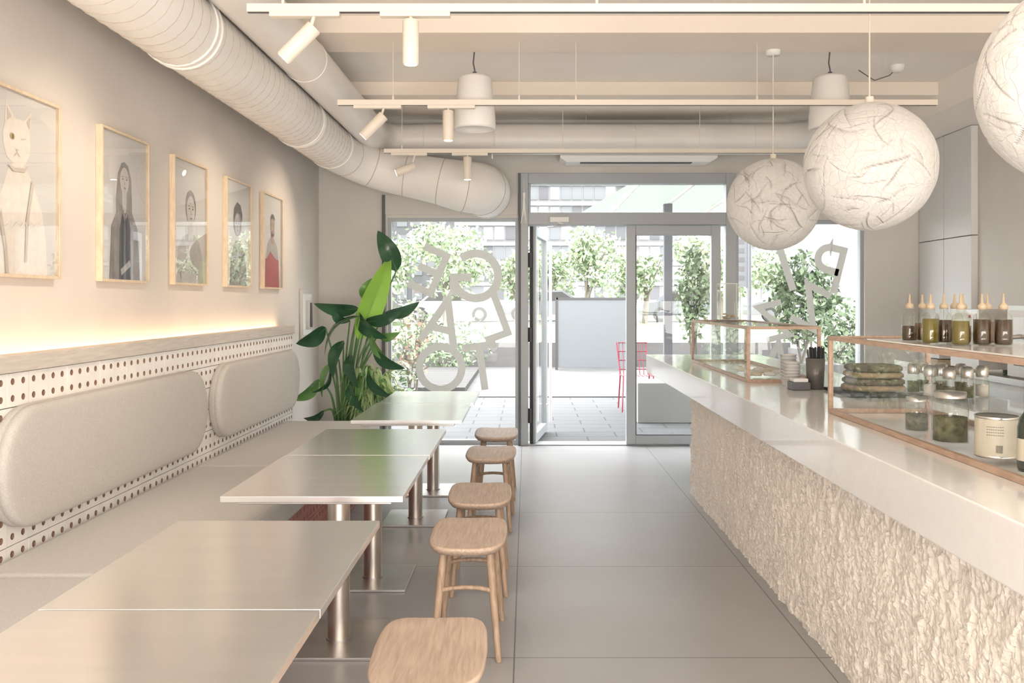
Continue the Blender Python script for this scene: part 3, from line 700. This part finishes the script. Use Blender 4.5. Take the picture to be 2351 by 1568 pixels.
for k in range(9):
    a=-pi/2-.5+k*.035; b.obox((x+.0595*math.cos(a),y+.0595*math.sin(a),z+.03),(.0015,.0012,.022),Matrix.Rotation(a,3,'Z'),M_ink)
for zz in(.07,.078,.086,.094): 
    for k in range(8):
        a=-pi/2-.9+k*.1; b.obox((x+.0595*math.cos(a),y+.0595*math.sin(a),z+zz),(.001,.004,.002),Matrix.Rotation(a,3,'Z'),M_ink)
b.build('food_tin')
M_lid=mat('jar_lid',(.60,.57,.53),.3,.8)
def jar(x,y,z,r,h,fill,m=M_herb,name='herb_jar'):
    b=MB(); b.lathe(x,y,[(0,z+.004),(r*.93,z+.004),(r*.93,z+h*fill),(0,z+h*fill)],m,n=28)
    b.lathe(x,y,[(0,z),(r,z),(r,z+h*.85),(r*.85,z+h*.9)],M_clear,n=28)
    b.lathe(x,y,[(r*.88,z+h*.88),(r*.9,z+h),(0,z+h)],M_lid,n=28); b.build(name)
jar(1.395,2.93,.935,.056,.165,.5)
jar(1.395,3.18,.935,.04,.12,.5)
def grinder(x,y,z,m):
    b=MB(); b.lathe(x,y,[(0,z),(.024,z),(.024,z+.05),(.020,z+.07),(.020,z+.075)],M_clear,n=20); b.lathe(x,y,[(0,z+.003),(.021,z+.003),(.021,z+.045),(0,z+.045)],m,n=16)
    b.lathe(x,y,[(.020,z+.073),(.022,z+.078),(.022,z+.105),(.015,z+.115),(0,z+.117)],M_lid,n=20); b.build('spice_grinder')
M_salt=mat('salt',(.75,.68,.64),.8)
for x,y,m in((1.50,3.45,M_herb),(1.505,3.32,M_salt),(1.56,3.50,M_herb),(1.56,3.36,M_herb),(1.61,3.45,M_salt),(1.66,3.40,M_herb),(1.61,3.25,M_herb),(1.69,3.30,M_salt),(1.53,3.22,M_herb)): grinder(x,y,1.043,m)
for x,y in((1.50,2.80),(1.56,2.86),(1.60,2.72),(1.66,2.80),(1.50,2.62),(1.56,2.64)): jar(x,y,.935,.022,.09,.5,M_salt,'spice_jar')
M_wine=mat('bottle_dark',(.02,.03,.02),.1,coat=.5)
b=MB(); x,y,z=1.375,2.42,.935; b.lathe(x,y,[(0,z),(.034,z),(.036,z+.01),(.036,z+.12),(.03,z+.145),(.013,z+.17),(.013,z+.21),(0,z+.21)],M_wine); b.lathe(x,y,[(.0365,z+.03),(.0365,z+.09)],M_tin); b.build('sauce_bottle')
b=MB(); x,y,z=1.59,4.9,.913
b.lathe(x,y,[(0,z),(.045,z),(.052,z+.17),(.048,z+.17),(.042,z+.01),(0,z+.01)],mat('cup_smoke',(.12,.11,.10),.25),n=28)
for k in range(38):
    a=random.uniform(0,2*pi); r=.04*math.sqrt(random.random()); b.tube([(x+r*math.cos(a)*.8,y+r*math.sin(a)*.8,z+.012),(x+r*math.cos(a)*1.15,y+r*math.sin(a)*1.15,z+.225+random.uniform(-.01,.01))],.0035,M_black,n=6)
b.build('straw_cup')
M_kraft=mat('kraft',(.52,.40,.28),.8)
for (x,y,nn,r) in((1.485,4.98,6,.045),(1.50,5.10,8,.045)):
    b=MB()
    for k in range(nn):
        z=.913+k*.018; b.lathe(x,y,[(r*.72,z),(r,z+.05),(r+.003,z+.05),(r+.003,z+.053),(r-.002,z+.053),(r*.70,z+.003),(0,z+.003)],M_pap2,n=24)
    b.build('paper_cup_stack')
b=MB(); b.box(1.44,1.54,4.82,4.92,.913,.955,M_alud); b.box(1.45,1.53,4.83,4.91,.955,.975,M_pap2); b.build('napkin_holder',bevel=.004)
M_bread=mat('focaccia',(.32,.24,.14),.8,var=(20,.4),bump=(30,1)); M_greens=mat('rosemary_crumb',(.15,.13,.08),.8,var=(30,.5),bump=(40,1))
b=MB(); b.box(1.62,2.02,4.45,4.85,.914,.93,M_black)
for k in range(4):
    z=.932+k*.034
    R_=[[(1.81+(.15-.006*k-i)*math.copysign(abs(math.cos(t))**.6,math.cos(t)),4.65+(.13-i)*math.copysign(abs(math.sin(t))**.6,math.sin(t)),z+dz) for t in[2*pi*q/32 for q in range(32)]] for i,dz in((.012,0),(0,.008),(0,.022),(.012,.031))]
    b.rings(R_,M_greens if k%2 else M_bread)
b.build('focaccia_stack')
b=MB(); x0,x1,y0,y1,z0,z1=1.51,1.67,6.95,7.07,1.247,1.53
for a in(((x0,y0),(x1,y0)),((x1,y0),(x1,y1)),((x1,y1),(x0,y1)),((x0,y1),(x0,y0))):
    (p,q),(r_,s_)=a; b.quad((p,q,z0),(r_,s_,z0),(r_,s_,z1),(p,q,z1),M_clear)
b.box(x0,x1,y0,y1,z1,z1+.004,M_white); b.box(x0,x1,y0,y1,z0,z0+.004,M_white)
for xx in(x0,x1-.004): 
    for yy in(y0,y1-.004): b.box(xx,xx+.004,yy,yy+.004,z0,z1,M_white)
for k in range(7): b.lathe(1.56+.03*(k%3),7.0+.02*(k%2),[(0,z0+.005+.012*(k//2)),(.02,z0+.007+.012*(k//2)),(.018,z0+.015+.012*(k//2)),(0,z0+.018+.012*(k//2))],M_kraft,n=14)
b.build('cookie_box')
for k in range(10):
    x=1.42+.09*(k%3)+random.uniform(-.01,.01); y=5.5+.17*(k//3)
    b=MB(); b.lathe(x,y,[(0,.935),(.035,.936),(.04,.942),(.03,.956),(0,.962)],M_pap2 if k%2 else M_tin,n=20); b.build('pastry')

# ---------------------------------------------------------------- back bar
b=MB(); M_cab=mat('cabinet_grey',(.74,.73,.71),.6)
g=.004
for z0,z1 in((.1,1.955),(1.963,2.895)):
    for y0,y1 in((7.58,8.08),(8.085,8.59)): b.box(3.79,XR-.001,y0+g/2,y1-g/2,z0,z1,M_cab)
b.build('tall_cabinet',bevel=.002)
b=MB(); b.box(3.10,3.84,3.0,7.5,.86,.90,M_metal); b.box(3.13,3.84,3.0,7.5,0,.86,M_cab)
for k in range(7): b.box(3.122,3.13,3.03+k*.64,3.62+k*.64,.12,.82,M_metal)
b.build('back_counter')
M_app=mat('appliance_grey',(.62,.60,.58),.35,.3)
def machine(y0,y1,x0,x1,z1):
    b=MB(); z0=.902
    b.box(x0,x1,y0,y1,z0+.03,z1,M_app)
    for xx in(x0+.2,x1-.06): 
        for yy in(y0+.04,y1-.06): b.box(xx,xx+.03,yy,yy+.03,z0,z0+.03,M_black)
    for k in range(6): b.box(x0+.05,x1-.05,y0-.004,y0,z1-.10-k*.03,z1-.085-k*.03,M_alud)
    b.box(x0-.006,x0,y0+.08,y1-.08,z0+.1,z0+.2,M_black); b.tube([(x0,y0+.15,z0+.28),(x0-.10,y0+.15,z0+.27),(x0-.10,y0+.15,z0+.2)],.015,M_metal)
    b.tube([(x0,y1-.15,z0+.28),(x0-.10,y1-.15,z0+.27),(x0-.10,y1-.15,z0+.2)],.015,M_metal)
    b.box(x0-.004,x0,y0+.03,y1-.03,z1-.07,z1-.03,M_white); b.box(x0-.006,x0-.004,y0+.1,y0+.13,z1-.06,z1-.04,M_red)
    return b
machine(5.0,5.55,3.0,3.55,1.37).build('espresso_machine',bevel=.01)
machine(6.0,6.4,3.05,3.6,1.34).build('coffee_grinder_machine',bevel=.01)
b=MB()
for k in range(5): b.box(3.12+.01*k,3.34-.01*k,6.75,7.0,.902+.055*k,.950+.055*k,M_pap2 if k%2 else M_kraft)
b.build('takeaway_box_stack',bevel=.003)
for k in range(4): 
    b=MB(); x,y=3.2+.09*k,4.3; b.lathe(x,y,[(0,.902),(.03,.902),(.035,1.0),(.032,1.0),(.028,.91),(0,.91)],M_white); b.build('ceramic_cup')

# ---------------------------------------------------------------- outdoors
M_pav=tilemat('terrace_paver',(.085,.085,.088),.62,.31,0,8.9,.016,(.035,.035,.035),.9,stagger=.5)
M_asph=mat('gravel_path',(.085,.085,.082),.95,var=(3,.15),bump=(60,.5)); M_grass=mat('grass',(.12,.15,.08),.95,var=(6,.25)); M_conc=mat('concrete_light',(.105,.10,.098),.9,var=(5,.05))
b=MB(); b.box(-14,14,YB+.25,12.9,-.15,-.01,M_pav); b.box(-14,14,12.9,13.05,-.1,.01,M_conc); b.build('terrace_paving')
b=MB(); b.box(-30,30,13.05,19,-.15,-.02,M_asph); b.build('gravel_path')
b=MB(); b.box(-30,30,19,19.3,-.1,.50,M_conc); b.build('low_garden_wall')
b=MB(); b.box(-60,60,19.31,94,-.15,.44,M_grass); b.box(-60,60,38,44,.44,.45,M_asph); b.build('lawn')
ML=[mat('foliage_a',(.17,.23,.13),.7),mat('foliage_b',(.24,.30,.19),.7),mat('foliage_c',(.10,.14,.08),.7),mat('foliage_y',(.32,.32,.21),.7),mat('foliage_r',(.30,.20,.15),.7),mat('foliage_p',(.31,.35,.26),.7)]
M_bark=mat('bark',(.14,.12,.10),.9)
def foliage(b,c,r,n,size,ms,zmin=-9):
    c=Vector(c)
    for _ in range(n):
        d=Vector((random.gauss(0,1),random.gauss(0,1),random.gauss(0,1))).normalized()*random.uniform(.45,1.05)
        d*=1+.25*noise.noise(d*2.5+c)
        p=c+Vector((d.x*r[0],d.y*r[1],d.z*r[2])); p.z=max(p.z,zmin+size*1.4)
        u=Vector((random.gauss(0,1),random.gauss(0,1),random.gauss(0,1))).normalized(); w_=u.cross(Vector((random.gauss(0,1),random.gauss(0,1),random.gauss(0,1)))).normalized()
        s=size*random.uniform(.6,1.3)
        b.add([p-u*s,p+w_*s*.5,p+u*s,p-w_*s*.5],[(0,1,2,3)],random.choice(ms))
trees=[(-9.5,33,2.6,2.2,1.4),(-6.2,36,2.9,1.8,1.7),(-3.2,34,2.9,1.8,1.7),(-.4,37,2.6,1.4,1.5),(2.3,35,2.8,1.4,1.7),(4.9,37,2.6,1.5,1.5),(7.4,34,2.8,1.8,1.6),(10.5,36,2.7,2.1,1.6),(13.8,34,2.8,2.2,1.7),
 (-8,52,3.4,2.6,2.1),(-4.6,54,4.0,2.4,2.6),(1.2,53,3.2,2.0,2.0),(12,53,3.0,2.8,1.9)]
for i,(x,y,zc,rx,rz) in enumerate(trees):
    b=MB(); b.tube([(x,y,.45),(x+.1,y,1.6),(x-.05,y,zc)],[.13,.10,.04],M_bark,n=8)
    for k in range(4): b.tube([(x,y,1.2+.2*k),(x+random.uniform(-1,1),y+random.uniform(-.5,.5),zc+.5)],[.05,.02],M_bark,n=6)
    for k in range(6):
        foliage(b,(x+random.uniform(-1,1)*rx*.6,y+random.uniform(-1,1),zc+random.uniform(-.9,.9)),(rx*.5,rx*.45,rz*.45),300,.12 if y<45 else .17,[ML[0],ML[1],ML[1],ML[5],ML[5],ML[3]],.45)
    b.build('street_tree')
def bush(name,c,r,n,size,ms,pot=None,zg=-.008):
    b=MB()
    for k in range(6): b.tube([(c[0]+random.uniform(-.1,.1),c[1],zg if not pot else pot[4]),(c[0]+random.uniform(-.7,.7)*r[0],c[1]+random.uniform(-.4,.4)*r[1],c[2]+r[2]*.6)],[.015,.005],M_bark,n=5)
    foliage(b,c,r,n,size,ms,zg)
    if pot: b.box(pot[0],pot[1],pot[2],pot[3],zg,pot[4],M_conc)
    b.build(name)
bush('garden_shrub',(-2.2,12.0,1.15),(.62,.5,.95),1100,.045,[ML[0],ML[1],ML[3],ML[5]])
bush('garden_shrub',(-3.0,14.4,1.4),(.75,.5,1.3),1200,.05,[ML[0],ML[1],ML[5],ML[4]])
bush('garden_shrub',(-1.62,12.4,.85),(.30,.35,.65),420,.045,[ML[1],ML[3],ML[4]])
bush('garden_shrub',(-2.0,11.2,.38),(.6,.5,.4),700,.045,[ML[0],ML[1],ML[2]])
bush('garden_shrub',(-1.7,18.3,.55),(1.0,.45,.6),800,.06,[ML[0],ML[2],ML[1]])
bush('climbing_plant',(2.25,12.0,1.5),(.24,.2,.62),900,.045,[ML[0],ML[1],ML[2]],pot=(2.0,2.5,11.8,12.2,.5))
bush('laurel_shrub',(3.75,12.0,1.40),(.46,.35,.62),1700,.05,[ML[0],ML[1],ML[2]],pot=(3.2,4.2,11.7,12.3,.55))
bush('laurel_shrub',(5.0,13.9,.75),(.5,.35,.7),900,.06,[ML[1],ML[2]])
M_deck=mat('deck_wood_dark',(.04,.037,.035),.7)
b=MB()
for k in range(16): b.box(-2.6,-.95,13.6+k*.26,13.82+k*.26,.0,.07,M_deck)
b.box(-2.6,-.95,13.6,17.7,-.019,.0,M_deck); b.build('outdoor_deck')
M_screen=mat('frosted_screen',(.12,.125,.13),.3)
b=MB(); b.box(.62,2.05,18.2,18.25,.03,1.42,M_screen); b.box(.58,.63,18.18,18.27,-.019,1.46,M_deck); b.box(2.04,2.09,18.18,18.27,-.019,1.46,M_deck); b.box(.6,2.07,18.18,18.27,1.42,1.46,M_deck)
b.build('wind_screen')
b=MB(); b.box(1.27,2.4,10.2,10.75,-.009,.455,mat('white_concrete',(.24,.24,.235),.9)); b.build('concrete_bench',bevel=.01)
b=MB(); b.box(1.70,1.80,11.0,11.1,-.009,2.60,M_alud); b.build('awning_post')
b=MB(); M_awn=translucent('awning_fabric',(.28,.315,.28),.22)
b.quad((.55,12.6,2.52),(6,12.6,2.52),(6,9.2,2.78),(1.35,9.2,2.78),M_awn)
for k in range(7):
    x=1.3+k*.62; b.tube([(x-.25,12.6,2.50),(x,9.2,2.76)],.025,M_white,n=8)
b.tube([(.5,12.6,2.50),(6,12.6,2.50)],.04,M_white,n=8); b.build('terrace_awning')
M_rw=mat('red_wire',(.25,.02,.04),.4)
b=MB()
for x in(1.20,1.58):
    b.tube([(x,11.2,-.008),(x+.02,11.25,.44),(x+.02,11.62,.44),(x,11.68,-.008)],.009,M_rw,n=6)
    b.tube([(x+.02,11.62,.44),(x-.02,11.72,.85)],.009,M_rw,n=6)
for k in range(8): b.tube([(1.21+k*.053,11.25,.44),(1.21+k*.053,11.62,.43),(1.21+k*.05,11.72,.85)],.005,M_rw,n=5)
for k in range(4): b.tube([(1.2,11.66+k*.015,.50+k*.115),(1.58,11.66+k*.015,.50+k*.115)],.006,M_rw,n=5)
b.build('red_wire_chair')
b=MB(); b.box(5.6,9,15,18.9,-.019,5.5,mat('render_white',(.22,.22,.218),.9)); b.box(5.55,5.6,15,18.9,-.019,.4,M_conc); b.build('neighbouring_house')
b=MB(); b.tube([(4.9,19.6,.44),(4.9,19.6,4.5)],.05,M_alud); b.box(4.45,4.85,19.58,19.62,1.7,3.0,M_screen)
for k in range(5): b.box(4.52,4.78,19.57,19.575,1.85+k*.2,1.95+k*.2,M_conc)
b.build('banner_pole')
def car(x,y,col):
    b=MB(); m=mat('car_paint',col,.3,.2,coat=.3)
    prof=[(-2.1,.3),(-2.1,.75),(-1.9,.85),(-1.3,.92),(-.75,1.38),(.75,1.42),(1.45,.98),(2.0,.90),(2.12,.6),(2.1,.3)]
    R_=[[(x+p,y+yy,.45+z) for p,z in prof] for yy in(-.85,.85)]
    b.rings(R_,m,smooth=False)
    b.add([(x+p,y-.86,.45+z) for p,z in((-1.15,.93),(-.7,1.32),(.7,1.35),(1.3,.95))],[(0,1,2,3)],M_deck)
    for wx in(-1.3,1.3): b.tube([(x+wx,y-.88,.785),(x+wx,y-.65,.785)],.33,M_deck,n=20); b.tube([(x+wx,y-.89,.785),(x+wx,y-.88,.785)],.2,M_screen,n=16)
    b.build('parked_car')
for x,y,c in((-8.5,40,(.15,.15,.16)),(-3.4,40,(.18,.18,.18)),(.9,41.5,(.14,.14,.15)),(7.2,40,(.08,.09,.10)),(12,40,(.16,.16,.16))): car(x,y,c)
b=MB(); M_bl=mat('office_facade',(.115,.115,.115),.8); M_bw=mat('office_glazing',(.06,.064,.067),.5); M_bd=mat('office_dark',(.035,.035,.038),.6)
b.box(-60,60,120,130,.44,60,M_bl)
for f in range(16):
    z=1.5+f*2.7; b.box(-60,60,119.5,120,z+1.9,z+2.35,M_bl)
    for k in range(80):
        x=-60+k*1.5; b.box(x+.12,x+1.38,119.9,119.99,z,z+1.8,random.choice([M_bw,M_bw,M_bd,M_screen,M_bl]))
b.build('office_building')
b=MB(); b.box(-24,-9,95,110,.44,11.5,M_bd)
for f in range(4):
    for k in range(9): b.box(-23.5+k*1.6,-22.4+k*1.6,94.9,95,1.5+f*2.6,3.2+f*2.6,M_bw)
b.build('dark_building')

# ---------------------------------------------------------------- light
w=bpy.data.worlds.new('overcast_sky'); S.world=w; w.use_nodes=True
bg=w.node_tree.nodes['Background']; bg.inputs[0].default_value=(.965,.985,1,1); bg.inputs[1].default_value=11.8
def area(name,loc,rot,sx,sy,en,col):
    l=bpy.data.lights.new(name,'AREA'); l.shape='RECTANGLE'; l.size=sx; l.size_y=sy; l.energy=en; l.color=col
    o=bpy.data.objects.new(name,l); S.collection.objects.link(o); o.location=loc; o.rotation_euler=rot
area('overhead_fill',(.6,-.9,3.1),(0,0,0),3.5,2.4,36,(1,.95,.89))  # added fill above and behind the camera, out of view, brightens the near room
area('rear_fill_uplight',(.8,YF+.6,.9),(math.radians(136),0,0),5.2,1.4,395,(1,.96,.91))  # added fill behind the camera, tilted up to lift the ceiling; no window there
# ---------------------------------------------------------------- camera
cd=bpy.data.cameras.new('camera'); cam=bpy.data.objects.new('camera',cd); S.collection.objects.link(cam)
cam.location=(0,0,1.4); cam.rotation_euler=(pi/2,0,0); cd.sensor_width=36; cd.lens=2040/2351*36
cd.shift_x=-34.5/2351; cd.shift_y=-94/2351; cd.clip_end=400
S.camera=cam
S.view_settings.view_transform='Standard'
